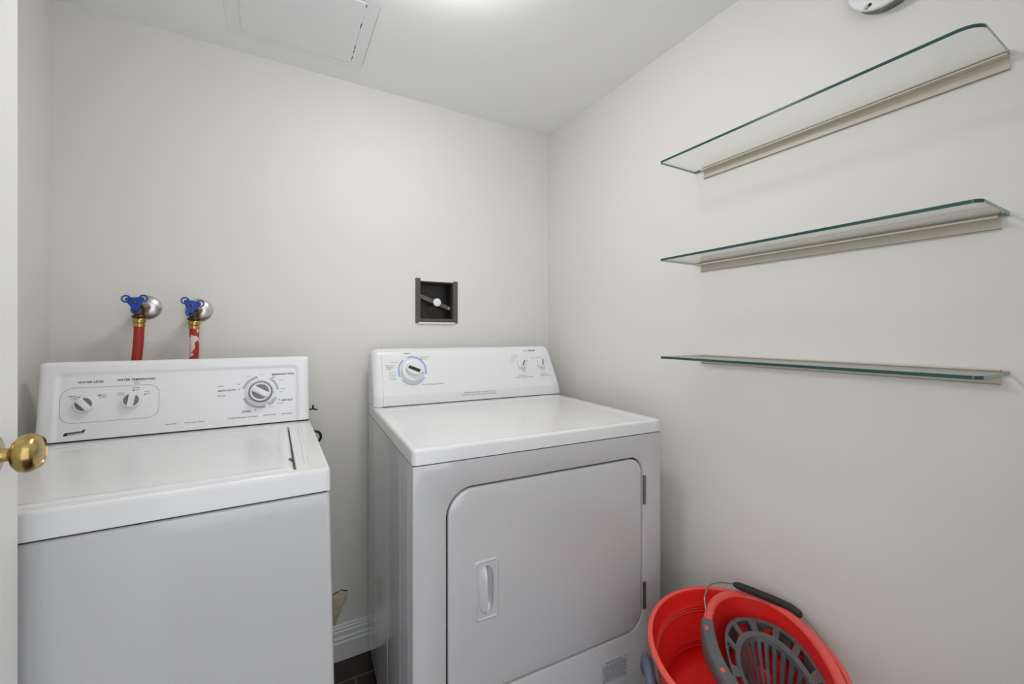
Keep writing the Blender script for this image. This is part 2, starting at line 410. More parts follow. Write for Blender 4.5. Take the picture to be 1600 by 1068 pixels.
i1 = [(x0, .055, z0), (x1, .055, z0), (x1, .055, z1), (x0, .055, z1)]
mb.add(o1+i1, [(0, 1, 5, 4), (1, 2, 6, 5), (2, 3, 7, 6), (3, 0, 4, 7), (4, 5, 6, 7)])
vb = mb.build('vent_box', M['vent_dark'], t, smooth=False)
sol = vb.modifiers.new('s', 'SOLIDIFY'); sol.thickness = .001
mb = MB(); mb.box(-hx+.006, hx-.006, .030, .033, -.008, .009); mb.xf(Matrix.Rotation(radians(21), 4, 'Y'))
mb.build('damper_strap', M['vent_strap'], t, bevel=.001)
for sx in (-1, 1):
    mb = MB(); mb.lathe([(.0028, 0), (.0028, .002), (.001, .0028)], frame((sx*.062, .030, -sx*.0235), (1, 0, 0), (0, 0, 1)), n=12); mb.build('rivet', M['trim'], t)
mb = MB(); mb.lathe([(.016, -.004), (.016, .004), (.0145, .0055), (.011, .006), (.004, .0065)], frame((.004, .010, -.002), (1, 0, 0), (0, 0, 1)), n=32)
mb.lathe([(.004, -.026), (.004, -.002)], frame((.004, .010, -.002), (1, 0, 0), (0, 0, 1)), n=12)
k = mb.build('damper_knob', M['white_ink'], t); k['label'] = 'round white knob'

# torn plaster by the baseboard
mb = MB()
top = [(-.9270, .2300), (-.918, .2365), (-.908, .2360), (-.899, .2300), (-.889, .2330), (-.8775, .2285)]
mid = [(-.9265, .200), (-.918, .204), (-.909, .196), (-.900, .199), (-.892, .206), (-.8800, .216)]
low = [(-.9260, .165), (-.920, .168), (-.914, .163), (-.908, .170), (-.902, .182), (-.888, .203)]
bot = [(-.9255, .126), (-.922, .128), (-.919, .127), (-.916, .135), (-.910, .155), (-.898, .185)]
rows = []
for row, outs in ((top, .0015), (mid, .009), (low, .007), (bot, .0012)):
    rows.append([(x, -outs-.003*random.random(), z) for x, z in row])
mb.add([p for r in rows for p in r], [(j*6+i, j*6+i+1, (j+1)*6+i+1, (j+1)*6+i) for j in range(3) for i in range(5)])
pl = mb.build('torn_plaster', M['plaster'], smooth=False, fix=False)
so = pl.modifiers.new('s', 'SOLIDIFY'); so.thickness = .0012; so.offset = 0
pl['label'] = 'torn cream plaster flap on the back wall just above the baseboard'; pl['category'] = 'wall damage'
mb = MB()
ck = [(-.9275, .2325, .004), (-.915, .2380, .003), (-.904, .2385, .0015), (-.900, .2450, .002), (-.893, .2380, .004), (-.879, .2330, .004), (-.8765, .2260, .002)]
for a, b in zip(ck[:-1], ck[1:]):
    mb.add([(a[0], -.0008, a[1]), (b[0], -.0008, b[1]), (b[0], -.0008, b[1]+b[2]), (a[0], -.0008, a[1]+a[2])], [(0, 1, 2, 3)])
ck = mb.build('crack', M['gap'], pl, smooth=False, fix=False)
so = ck.modifiers.new('s', 'SOLIDIFY'); so.thickness = .0006; so.offset = 0

# ------------------------------------------------------------------ washer
WO = (-1.01068, -.7159, 0)
t = empty('washing_machine', 'white top-loading washer at left, below the two red hoses', 'washing machine', WO, radians(.232))
WW, WD = .600, .570
mb = MB()                                               # cabinet, a touch wider toward the floor
mb.loft([[Vector((-WW-.002, .003, .025)), Vector((.018, .003, .025)), Vector((.018, WD, .025)), Vector((-WW-.002, WD, .025))],
         [Vector((-WW, .003, .8545)), Vector((.0, .003, .8545)), Vector((.0, WD, .8545)), Vector((-WW, WD, .8545))]])
cab = mb.build('cabinet', M['enamel_shaded'], t, bevel=.007, seg=3)
for sx in (-WW+.05, -.04):
    for sy in (.05, WD-.05):
        mb = MB(); mb.lathe([(.018, 0), (.020, .006), (.014, .010), (.012, .026)], Matrix.Translation((sx, sy, 0)), n=16); mb.build('foot', M['rubber'], t)
mb = MB(); mb.box(-WW+.004, -.004, .007, WD-.004, .8540, .8590); mb.build('seam_gap', M['gap'], t, smooth=False)
# top deck with the lid well
LX0, LX1, LY0, LY1 = -.548, -.0595, .0195, .4500
mb = MB(); zt, zb = .9030, .8580
O_ = [(-WW-.001, -.001), (.001, -.001), (.001, WD), (-WW-.001, WD)]; I_ = [(LX0, LY0), (LX1, LY0), (LX1, LY1), (LX0, LY1)]
vs = [(x, y, zb) for x, y in O_]+[(x, y, zt) for x, y in O_]+[(x, y, zt) for x, y in I_]+[(x, y, .888) for x, y in I_]
fs = [(3, 2, 1, 0)]
for j in range(4):
    k = (j+1) % 4
    fs += [(j, k, 4+k, 4+j), (4+j, 4+k, 8+k, 8+j), (8+j, 8+k, 12+k, 12+j)]
fs.append((12, 13, 14, 15))
mb.add(vs, fs)
dk = mb.build('top_deck', M['enamel'], t, bevel=.009, seg=4)
dk.modifiers['bevel'].limit_method = 'WEIGHT'
me = dk.data; at = me.attributes.new('bevel_weight_edge', 'FLOAT', 'EDGE')
for e in me.edges:
    a, b = (me.vertices[i].co for i in e.vertices)
    outer = all(abs(p.x-.001) < 1e-4 or abs(p.x+WW+.001) < 1e-4 or abs(p.y+.001) < 1e-4 or abs(p.y-WD) < 1e-4 for p in (a, b))
    innr = a.z > .902 and b.z > .902 and not outer
    topz = a.z > .9 and b.z > .9
    vert = abs(a.z-b.z) > .02 and outer
    isin = all(LX0-1e-3 < p.x < LX1+1e-3 and LY0-1e-3 < p.y < LY1+1e-3 for p in (a, b))
    wv = 1.0 if (outer and (topz or vert)) else (.25 if (isin and topz) else 0)
    if outer and not isin and topz is False and vert is False: wv = .2
    at.data[e.index].value = wv
def ridge(path, wd, hgt, z, name, m_, par):
    """low rounded ridge pressed into a top panel, between two points (x,y)"""
    (xa, ya), (xb, yb) = path; d = Vector((xb-xa, yb-ya, 0)); L = d.length; d.normalize(); nn = Vector((-d.y, d.x, 0)); m = MB(); rings = []
    for s_ in [0, .02, .06, .5, .94, .98, 1]:
        kk = min(1, min(s_, 1-s_)/.06); kk = sqrt(max(0, 1-(1-kk)**2)); kk = max(kk, .02)
        c = Vector((xa, ya, z-.0004)) + d*L*s_
        rings.append([c+nn*wd*.5*kk*cos(pi*q/6)+Vector((0, 0, hgt*kk*sin(pi*q/6))) for q in range(7)])
    m.loft(rings, closed=False, cap0=False, cap1=False); return m.build(name, m_, par, angle=80)
ridge(((-.034, .445), (-.040, .03)), .009, .0020, .903, 'embossed_rib', M['enamel'], dk)
# lid: gently dished, rounded front edge
mb = MB()
def lidz(x, y):
    d = -sdrr(x, y, LX0+.002, LX1-.0035, LY0+.0015, LY1-.001, .010)
    return .9050 - .0040*(1-sm(0, .006, d)) - .0022*sm(.012, .030, d)
hfield(mb, LX0+.002, LX1-.0035, 90, LY0+.0015, LY1-.001, 90, lambda x, y: (x, y, lidz(x, y)))
x0, x1, y0, y1 = LX0+.002, LX1-.0035, LY0+.0015, LY1-.001
per = [(x0+(x1-x0)*i/90, y0) for i in range(91)]+[(x1, y0+(y1-y0)*i/90) for i in range(1, 91)]+[(x1-(x1-x0)*i/90, y1) for i in range(1, 91)]+[(x0, y1-(y1-y0)*i/90) for i in range(1, 90)]
mb.loft([[Vector((x, y, lidz(x, y))) for x, y in per], [Vector((x, y, .8885)) for x, y in per]], cap0=False)
lid = mb.build('lid', M['enamel'], t, angle=60)
mb = MB(); mb.box(LX1-.0034, LX1-.0004, LY0+.002, LY1-.002, .8882, .8886)
mb.build('lid_slot', M['gap'], t, smooth=False)
mb = MB(); mb.box(LX1-.011, LX1-.0025, .083, .101, .899, .9056); mb.build('lid_bumper', M['knob_dark'], lid, bevel=.001)
# control console
FB = Vector((0, .508, .9075)); SL = .155                # front face foot and lean
def wface(u, z, off=0.0):
    n = Vector((0, -1, SL)).normalized(); return Vector((u, .508+SL*(z-.9075), z))+n*off
def wsd(u, z):
    return sdrr(u, z, -.552, -.036, .860, 1.0665, .012)
WU0, WU1, WZT = -.588, -.003, 1.0985
mb = MB(); nu, nv = 150, 64
def wsurf(u, s):
    # s runs from the foot of the face, up it, round the top and down the back
    L1 = .182
    if s <= L1:
        z = .9075 + s; d = wsd(u, z); off = -.0045*(1-sm(-.003, .0055, d)); e = L1-s
        p = wface(u, z, off)
        if e < .010: pass
    else: p = None
    return p
prof_n = []
def wsection(u):
    out = []
    tcap = min(u-WU0, WU1-u); rc = .014; cc = 0 if tcap >= rc else rc-sqrt(max(0, rc*rc-(rc-tcap)**2))
    for i in range(49):
        z = .9075 + (.1790)*i/48
        p = wface(u, z, -.0045*(1-sm(-.003, .0055, wsd(u, z)))); p.y += cc; out.append(p)
    yf = .508+SL*.179; rr = .012
    for i in range(1, 9):
        a = radians(180-SL*57-i*(90-SL*57)/8+0) ; a = radians(171-81*i/8)
        out.append(Vector((u, yf+rr+rr*cos(a)+cc*(1-i/8)*.8, .9075+.179-rr*.16+rr*sin(a)*.98-cc*.35)))
    zt_ = out[-1].z
    for y in (.556, .5675): out.append(Vector((u, y, zt_+(0 if y < .56 else -.002))))
    out.append(Vector((u, .5695, zt_-.008))); out.append(Vector((u, .5695, .9075)))
    return out
us = [WU0+d for d in (0, .0006, .002, .004, .007, .010, .014)]+[WU0+.014+(WU1-WU0-.028)*i/170 for i in range(1, 170)]+[WU1-d for d in (.014, .010, .007, .004, .002, .0006, 0)]
mb.loft([wsection(u) for u in us], closed=True)
con = mb.build('control_console', M['plastic_face'], t, angle=50)
mb = MB(); mb.box(WU0+.004, WU1-.002, .513, .566, .9025, .9080); mb.build('console_gap', M['gap'], t, smooth=False)
for uu in (-.551, -.042):                               # end-cap seams on the console top
    mb = MB(); mb.box(uu, uu+.0008, .545, .5695, .95, wsection(-.3)[58].z+.0003); mb.build('cap_seam', M['light_ink'], con, smooth=False)
pf = lambda u, z: wface(u, z, -.0045+.00035)
mb = MB()
text_mesh(mb, [('WATER LEVEL', -.494, 1.0467, .048, .0052, .25), ('WATER TEMPERATURE', -.407, 1.0485, .076, .0056, .25),
               ('HEAVY DUTY', -.2122, 1.0066, .045, .0052, .25), ('PERMANENT PRESS', -.0725, 1.0462, .060, .0050, .25),
               ('GENTLE', -.0625, .9696, .029, .0052, .25), ('SOAK', -.165, .9447, .022, .0056, .2)], pf)
for (a, b) in ((-.4985+.012+.009, 1.0125), (-.5135, 1.0105), (-.4345+.008, 1.0065), (-.4130, 1.0205), (-.389, 1.008), (-.0985, 1.0430), (-.0955, 1.0375), (-.1005, 1.0375), (-.0835, .972), (-.184, 1.0225), (-.1835, .9935+.014), (-.143, .9475)):
    arc(mb, a, b, 0, .0015, 0, 360, pf, 10)
con_ink = mb.build('printed_lettering', M['black_ink'], con, smooth=False, fix=False)
mb = MB()
text_mesh(mb, [('SMALL', -.5255, 1.0135, .018, .0030, .2), ('LOAD', -.5225, 1.0082, .014, .0030, .2), ('LARGE', -.4725, 1.0135, .017, .0030, .2), ('LOAD', -.471, 1.0083, .014, .0030, .2),
               ('COLD', -.437, 1.0158, .013, .0028, .2), ('COLD', -.437, 1.0110, .013, .0026, .2), ('WARM', -.408, 1.0270, .015, .0028, .2), ('COLD', -.408, 1.0215, .013, .0026, .2), ('HOT', -.3845, 1.0165, .011, .0028, .2), ('COLD', -.3845, 1.0110, .012, .0026, .2),
               ('RINSE', -.4070, 1.0415, .012, .0024, .2), ('COLD', -.4070, 1.0370, .010, .0022, .2),
               ('SUPER', -.227, 1.0192, .014, .0032, .2), ('REGULAR', -.224, .9931, .019, .0036, .2),
               ('DOUBLE RINSE ENDS CYCLE EARLY', -.1722, .9292, .075, .0036, .2), ('EXTRA RINSE', -.108, .9300, .031, .0034, .2), ('FREE RINSE', -.0635, .9296, .029, .0034, .2),
               ('Heavy Duty', -.3336, .9276, .024, .0040, .2), ('Extra Large Capacity', -.2829, .9274, .044, .0042, .2)], pf)
mb.build('small_lettering', M['faint_ink'], con, smooth=False, fix=False)
mb = MB(); outline(mb, rrect(-.5475, -.3605, .9490, 1.0335, .0235, 8), .0009, pf)
text_mesh(mb, [('REG', -.160, 1.044, .011, .0022, .2), ('OFF', -.128, 1.0465, .010, .0022, .2), ('KNIT', -.078, 1.029, .015, .0024, .2), ('RINSE', -.073, 1.003, .013, .0024, .2), ('SPIN', -.078, .994, .010, .0022, .2), ('DELICATE', -.080, .962, .016, .0024, .2), ('OFF', -.123, .9515, .009, .0022, .2), ('WASH', -.103, .9525, .012, .0022, .2)], pf)
mb.build('panel_outline', M['grey_ink'], con, smooth=False, fix=False)
DCX, DCY = -.1300, .9975
mb = MB()
for a0, a1 in ((200, 285), (100, 165), (298, 335), (5, 58)):
    arc(mb, DCX, DCY, .0405, .0465, a0, a1, pf, 24)
mb.build('dial_markings', M['light_ink'], con, smooth=False, fix=False)
mb = MB(); quad(mb, [(-.5390, .9195), (-.5035, .9235), (-.4985, .9320), (-.5030, .9320), (-.5055, .9290), (-.5365, .9270)], pf); lg = mb.build('logo_badge', M['black_ink'], con, smooth=False, fix=False)
mb = MB(); text_mesh(mb, [('Kenmore', -.5180, .9243, .026, .0034, .3)], lambda u, z: wface(u, z+(u+.518)*.11, -.0045+.0007)); mb.build('logo_lettering', M['white_ink'], lg, smooth=False, fix=False)

def grip_knob(par, face, u, z, r, h, ang, name, white, inlay, gripw=.36, base=None, sub='knob_inlay'):
    """round knob: rim, two dark inlays and a raised bar across the middle; ang = bar direction in degrees from the u axis"""
    P = face(u, z); up = face(u, z+.01)-P
    F = frame(P, (1, 0, 0), up)
    m = MB()
    prof = [(r, 0), (r, h*.45), (r*.985, h*.62), (r*.93, h*.70), (r*.86, h*.68), (r*.84, h*.60)]
    m.lathe(prof, F, n=40, cap1=True)
    kb = m.build(name, white, par, angle=50)
    A = F @ Matrix.Rotation(radians(ang), 4, 'Z')
    g = MB(); rings = []
    gw = r*gripw
    for s_, zz in ((1.12, h*.3), (1.10, h*.72), (1.0, h*.95), (.86, h*1.0)):
        ring = []
        for kq in range(40):
            a = 2*pi*kq/40; x = r*.93*cos(a); lim = gw*s_*(.62+.38*(1+cos(a))/2 if gripw > 0 else 1)
            y = max(-lim, min(lim, r*.93*sin(a))); ring.append(A @ Vector((x*(1.0 if s_ > 1 else (.97 if s_ == 1.0 else .93)), y, zz)))
        rings.append(ring)
    g.loft(rings, cap0=False); g.build('grip', white, kb, angle=45)
    i_ = MB()
    for sgn in (1, -1):
        vs = []; rr = r*.80; lim = gw*1.06
        a0 = math.asin(min(.99, lim/rr)); n_ = 16
        for kq in range(n_+1):
            a = a0+(pi-2*a0)*kq/n_; vs.append(A @ Vector((rr*cos(a), sgn*rr*sin(a), h*.63)))
        i_.add(vs, [tuple(range(len(vs)))])
    i_.build(sub, inlay, kb, smooth=False)
    return kb
wf = lambda u, z: wface(u, z, -.0043)
k1 = grip_knob(t, wf, -.5030, .9925, .0190, .017, 128, 'water_level_knob', M['plastic'], M['knob_grey'], gripw=.36)
k2 = grip_knob(t, wf, -.4145, .9960, .0190, .017, 80, 'temperature_knob', M['plastic'], M['knob_grey'], gripw=.34)
mb = MB(); F = frame(wf(DCX, DCY), (1, 0, 0), wf(DCX, DCY+.01)-wf(DCX, DCY))
mb.lathe([(.0385, 0), (.0385, .004), (.037, .0065), (.034, .0070), (.030, .0065), (.0295, .0060)], F, n=56)
dl = mb.build('cycle_dial', M['plastic'], t, angle=50)
mb = MB()
for a in (100, 85, -5, -62, 215): 
    aa = radians(a); mb.add([F @ Vector((.033*cos(aa+s*.02)*q, .033*sin(aa+s*.02)*q, .0078)) for s, q in ((-1, .96), (1, .96), (1, 1.06), (-1, 1.06))], [(0, 1, 2, 3)])
mb.build('dial_ticks', M['grey_ink'], dl, smooth=False, fix=False)
mb = MB(); mb.lathe([(.0300, .0060), (.0292, .0125), (.0285, .0135)], F, n=56, cap0=False); mb.build('dial_skirt', M['knob_grey'], dl, angle=50)
grip_knob(t, lambda u, z: wf(u, z)+(F.to_3x3() @ Vector((0, 0, .0128))), DCX, DCY, .0262, .016, 149, 'cycle_dial_knob', M['plastic'], M['knob_grey'], gripw=.30)

# ------------------------------------------------------------------ dryer
DO = (-.84577, -.71559, 0)
t = empty('clothes_dryer', 'white front-loading dryer with round-cornered door, right of the washer', 'dryer', DO, radians(-2.834))
DW, DD = .737, .680
AX0, AX1, AZ0, AZ1, AR = .0735, .6690, .3120, .8165, (.066, .062, .050, .068)
mb = MB()
hole = rrect(AX0, AX1, AZ0, AZ1, AR, 12)
n = len(hole)
# outer boundary matched to the hole by walking the same number of points round the front rectangle
BX0, BX1, BZ0, BZ1 = .0, DW, .045, .8760
def outer(i):
    q = i/(n/4); side = int(q) % 4; return q, side
outp = []
m_ = n//4
cor = [(BX0, BZ0), (BX1, BZ0), (BX1, BZ1), (BX0, BZ1)]
for i, (x, z) in enumerate(hole):
    c = i//m_; k = i % m_
    h0 = m_//2
    cx, cz = cor[c]
    # points before the middle of each corner slide on the incoming side, later ones on the outgoing side
    if c == 0: p = (BX0, z) if k < h0 else ((BX0, BZ0) if k == h0 else (x, BZ0))
    if c == 1: p = (x, BZ0) if k < h0 else ((BX1, BZ0) if k == h0 else (BX1, z))
    if c == 2: p = (BX1, z) if k < h0 else ((BX1, BZ1) if k == h0 else (x, BZ1))
    if c == 3: p = (x, BZ1) if k < h0 else ((BX0, BZ1) if k == h0 else (BX0, z))
    outp.append(p)
def ringin(d, y): return [Vector((x, y, z)) for x, z in inset(AX0, AX1, AZ0, AZ1, AR, d, 12)]
rc = .006
back = [Vector((x, DD, z)) for x, z in outp]
def oin(d, y): return [Vector((min(max(x, BX0+d), BX1-d), y, min(max(z, BZ0), BZ1))) for x, z in outp]
mb.loft([back, oin(0, rc), oin(rc*.3, rc*.3), oin(rc, 0), ringin(0, 0), ringin(.0018, .0010), ringin(.0032, .0032), ringin(.0040, .0070), ringin(.0040, .0320)], cap0=True, cap1=True)
body = mb.build('cabinet', M['enamel_shaded'], t, angle=32)
# raised lines on the left panel: creases, plus some edge reflections built as shape
for vv, wdt in ((.045, .010), (.13, .006), (.30, .006), (.56, .006), (.645, .008)):
    m = MB(); rings = []
    for zz, kk in ((.10, .02), (.115, 1), (.84, 1), (.855, .02)):
        rings.append([Vector((.0004-.0016*kk*sin(pi*q/6), vv+wdt*.5*kk*cos(pi*q/6), zz)) for q in range(7)])
    m.loft(rings, closed=False, cap0=False, cap1=False); m.build('crease_and_reflection', M['enamel_shaded'], body, angle=80)
for sx in (.05, DW-.05):
    for sy in (.06, DD-.06):
        mb = MB(); mb.lathe([(.020, 0), (.022, .006), (.016, .012), (.012, .046)], Matrix.Translation((sx, sy, 0)), n=16); mb.build('foot', M['rubber'], t)
mb = MB(); mb.box(.012, DW-.012, .03, DD-.01, .010, .0455); mb.build('toe_base', M['gap'], t, smooth=False)
# door
mb = MB(); g = .0078
DRR = (inset(AX0, AX1, AZ0, AZ1, AR, 0, 12))
def dring(d, y): return [Vector((x, y, z)) for x, z in inset(AX0, AX1, AZ0, AZ1, AR, d, 12)]
mb.loft([dring(g, .0118), dring(g, .0045), dring(g+.0012, .0022), dring(g+.0036, .0008), dring(g+.0075, .0003), dring(g+.03, .0)], cap0=False, cap1=False)
_cz = .56; _r = dring(g+.03, .0); _h = (.1475, .2030, .4955, .6325)
_L = Vector((_r[0].x, 0, _cz)); _R = Vector((_r[25].x, 0, _cz)); P3 = lambda x, z: Vector((x, 0, z))
for poly in ([_L]+_r[0:26]+[_R, P3(_h[1], _cz), P3(_h[1], _h[2]), P3(_h[0], _h[2]), P3(_h[0], _cz)], [_R]+_r[26:52]+[_L, P3(_h[0], _cz), P3(_h[0], _h[3]), P3(_h[1], _h[3]), P3(_h[1], _cz)]):
    mb.add(poly, [tuple(range(len(poly)))])
drd = mb.build('dryer_door', M['enamel_shaded'], t, angle=40)
mb = MB(); mb.loft([dring(.0041, .0116), dring(.02, .0116)], cap0=False, cap1=False); mb.build('door_gap_shade', M['gap'], t, smooth=False)  # dark ring behind the door gap, standing in for its shade
# door pull: pressed plate with a scooped grip
HX0, HX1, HZ0, HZ1 = .1470, .2035, .4950, .6330
mb = MB(); HC = (.1745, .5635)
def pull(x, z):
    d = sdrr(x, z, HX0, HX1, HZ0, HZ1, .008)
    y = -.0003
    y += -.0022*sm(-.0050, -.0018, d)*(1-sm(-.0012, .0008, d))          # rolled border
    # grip: ellipse-like dome with a scooped right half
    ex = (x-.1735)/.0195; ez = (z-.5635)/.0560; q = (abs(ex)**2.4+abs(ez)**3.2)
    if q < 1:
        dome = .0155*(1-q)**.45
        xs = .1715+.0000*abs(z-.5635)
        inn = sm(xs-.0008, xs+.0012, x)
        bowl = -.0250*sqrt(max(0, 1-((x-.1735)/.0195)**2))*(1-abs(ez)**3)
        y += -dome*(1-inn)*(.55+.45*sm(.154, .1715, x)) - bowl*inn*.8
    return y
hfield(mb, HX0-.003, HX1+.003, 110, HZ0-.003, HZ1+.003, 220, lambda x, z: (x, pull(x, z)-.0006*(sdrr(x, z, HX0, HX1, HZ0, HZ1, .008) < .002), z))
mb.build('door_pull', M['enamel_shaded'], drd, angle=60)
for (za, zb) in ((.674, .757), (.372, .450)):
    mb = MB(); nseg = 5; hh = (zb-za)/nseg
    for i in range(nseg):
        mb.lathe([(.0036, za+i*hh+.0004), (.0036, za+(i+1)*hh-.0004)], Matrix.Translation((AX1+.0025, -.0012, 0)), n=14)
    mb.box(AX1-.0035, AX1+.0055, -.0004, .001, za, zb)
    mb.build('hinge', M['hinge'], t, angle=40)
# instruction sticker low on the front
mb = MB(); mb.box(.512, .608, -.0006, .0002, .190, .2680)
st = mb.build('instruction_sticker', M['sticker'], t, smooth=False)
mb = MB()
sp = lambda u, z: Vector((u, -.0009, z))
text_mesh(mb, [('IMPORTANT NOTICE', .558, .2610, .050, .0040, 0)]+[(s_, .560, .2530-.0052*i, .082 if i != 6 else .07, .0030, 0) for i, s_ in enumerate(
    ['FOR BEST DRYING RESULTS CLEAN THE', 'LINT SCREEN BEFORE EVERY LOAD AND', 'CHECK THAT THE EXHAUST DUCT IS NOT', 'CRUSHED OR BLOCKED. DO NOT DRY ITEMS', 'CONTAINING FOAM, RUBBER OR PLASTIC', 'OR ITEMS SOILED WITH OIL OR FUEL', 'SEE THE OWNER MANUAL FOR MORE', 'INFORMATION ON SAFE OPERATION', 'KEEP THIS NOTICE WITH THE DRYER'])], sp)
mb.build('sticker_lettering', M['black_ink'], st, smooth=False, fix=False)
# top
mb = MB(); mb.box(.004, DW-.004, .006, DD-.004, .8755, .8795); mb.build('seam_gap', M['gap'], t, smooth=False)
mb = MB()
TZ, TB = .9140, .8785; rt = .009
def topz(x, y):
    d = -sdrr(x, y, 0, DW, 0, DD, .012)
    e = max(0, rt-d); edge = rt-sqrt(max(0, rt*rt-e*e)) if e > 0 else 0
    dd_ = -sdrr(x, y, .036, DW-.036, .012, .515, .018)
    return TZ - edge - .0022*sm(-.004, .006, dd_)
def spaced(a, b, nn, r):
    return [a+r*q for q in (0, .04, .12, .25, .42, .65, 1)]+[a+r+(b-a-2*r)*i/nn for i in range(1, nn)]+[b-r*q for q in (1, .65, .42, .25, .12, .04, 0)]
xs = spaced(0, DW, 110, rt); ys = spaced(0, DD, 110, rt)
nx, ny = len(xs), len(ys)
def cxy(x, y):  # round the plan corners
    r = .012
    cx = min(max(x, r), DW-r); cy = min(max(y, r), DD-r); dx, dy = x-cx, y-cy
    if dx and dy:
        mxx = max(abs(dx), abs(dy)); l = sqrt(dx*dx+dy*dy); k = mxx/l; return cx+dx*k, cy+dy*k
    return x, y
vs = []
for y in ys:
    for x in xs:
        X, Y = cxy(x, y); vs.append((X, Y, topz(X, Y)))
mb.add(vs, [(j*nx+i, j*nx+i+1, (j+1)*nx+i+1, (j+1)*nx+i) for j in range(ny-1) for i in range(nx-1)])
per = [(x, ys[0]) for x in xs]+[(xs[-1], y) for y in ys[1:]]+[(x, ys[-1]) for x in xs[::-1][1:]]+[(xs[0], y) for y in ys[::-1][1:-1]]
per = [cxy(*p) for p in per]
mb.loft([[Vector((x, y, topz(x, y))) for x, y in per], [Vector((x, y, TB)) for x, y in per]], cap0=False)
mb.build('top_panel', M['enamel'], t, angle=50)
# console
def dprof():
    return [(.5600, .9155), (.5600, .9480), (.5606, .9535), (.5625, .9580)] + [(.5625+.33*(z-.9580), z) for z in [.9580+.128*i/24 for i in range(1, 25)]] + [(.6085, 1.0945), (.6130, 1.1020), (.6200, 1.1080), (.6290, 1.1110), (.6450, 1.1115), (.6600, 1.1090), (.6700, 1.1000), (.6760, 1.0800), (.6780, .9155)]
DP = dprof(); CU0, CU1 = .0005, .7560
def dsection(u):
    a = min(u-CU0, CU1-u); rc = .028; cc = 0 if a >= rc else rc-sqrt(max(0, rc*rc-(rc-a)**2))
    out = []; right = (u > .4)
    for (y, z) in DP:
        zz = z; k = (z-.9155)/(1.1115-.9155)
        zz = .9155+(z-.9155)*(1-cc*.75/.196)
        yy = y + (cc*.55 if y < .64 else 0)
        uu = u
        if right: uu = CU1-(CU1-u)-(.030*k*sm(.60, CU1, u))
        else: uu = u-.004*k*0
        out.append(Vector((uu, yy, zz)))
    return out
us = [CU0+d for d in (0, .0006, .002, .004, .007, .011, .016, .022, .028)]+[CU0+.028+(CU1-CU0-.056)*i/60 for i in range(1, 60)]+[CU1-d for d in (.028, .022, .016, .011, .007, .004, .002, .0006, 0)]
mb = MB(); mb.loft([dsection(u) for u in us]); con = mb.build('control_console', M['plastic'], t, angle=50)
mb = MB(); mb.box(.030, .735, .5590, .67, .9125, .9165); mb.build('console_gap', M['gap'], t, smooth=False)
def dface(u, z, off=.0004):
    n = Vector((0, -1, .33)).normalized(); return Vector((u, .5625+.33*(z-.9580), z))+n*off
def dband(u, z, off=.0004): return Vector((u, .5600-off, z))
for uu in (.033, .722):                                # end-cap seams
    mb = MB(); ring = [Vector((uu-(.030*((z-.9155)/.196)*sm(.60, CU1, uu) if uu > .4 else 0), y-.0004*(y < .62), z+.0003*(z > 1.09))) for y, z in DP[:-1]]
    mb.add(ring+[p+Vector((.0009, 0, 0)) for p in ring], [(i, i+1, len(ring)+i+1, len(ring)+i) for i in range(len(ring)-1)])
    mb.build('cap_seam', M['light_ink'], con, smooth=False, fix=False)
CX, CZ = .1385, 1.0330
mb = MB()
text_mesh(mb, [('TIMED', .123, 1.0945, .026, .0040, 0), ('Timed Dry &', .186, 1.0800, .034, .0046, 0), ('Minutes', .183, 1.0735, .025, .0044, 0),
               ('Auto Dry &', .0605, 1.0530, .030, .0042, 0), ('Normal', .0590, 1.0470, .022, .0042, 0), ('& Off', .0560, 1.0405, .016, .0042, 0),
               ('Air Dry / Damage & Fluff Air', .2100, .9830, .082, .0052, 0),
               ('Temp, Fabric', .5800, .9975, .034, .0042, 0), ('Selector & Dryness Guide', .5880, .9905, .078, .0044, 0), ('End of Cycle', .6800, .9990, .034, .0042, 0), ('Signal Control', .6850, .9925, .044, .0042, 0)], dface)
for a in (85, 68, 50, 18, 8, -32, -52, -68, -80, -118, -128):
    arc(mb, CX+.0575*cos(radians(a)), CZ+.0575*sin(radians(a)), 0, .0009, 0, 360, dface, 8)
mb.build('printed_lettering', M['faint_ink'], con, smooth=False, fix=False)
mb = MB()
text_mesh(mb, [(s_, .068, 1.0310-.0062*i, .024, .0030, 0) for i, s_ in enumerate(['Very Dry', 'Dry', 'Damp', 'Less Dry', 'Off'])]
          + [('Delicate', .075, 1.0645, .026, .0030, 0), ('High', .552, 1.0790, .018, .0028, 0), ('Cotton Normal', .556, 1.0725, .032, .0028, 0), ('Medium', .549, 1.0640, .020, .0028, 0), ('Perm Press', .540, 1.0560, .026, .0028, 0), ('Low', .536, 1.0490, .012, .0028, 0), ('Delicate', .606, 1.0560, .018, .0028, 0), ('Air Only', .606, 1.0500, .018, .0028, 0),
             ('Louder  -  Softer  Off', .6540, 1.0650, .050, .0030, 0), ('SERIES', .606, 1.0942, .018, .0030, 0), ('No Heat', .586, .9830, .018, .0028, 0)], dface)
text_mesh(mb, [('REMOVE & CLEAN LINT SCREEN AT REAR', .3870, .9455, .128, .0042, 0), ('RETIREZ ET NETTOYEZ LE FILTRE A CHARPIE', .3850, .9370, .140, .0042, 0)], dband)
mb.build('small_lettering', M['grey_ink'], con, smooth=False, fix=False)
mb = MB(); text_mesh(mb, [('KENMORE', .6380, 1.0950, .033, .0052, .15)], dface); mb.build('logo_lettering', M['black_ink'], con, smooth=False, fix=False)
mb = MB()
for a0, a1 in ((-15, 108), (130, 205)): arc(mb, CX, CZ, .0455, .0515, a0, a1, dface, 30)
mb.build('dial_markings', M['blue_ink'], con, smooth=False, fix=False)
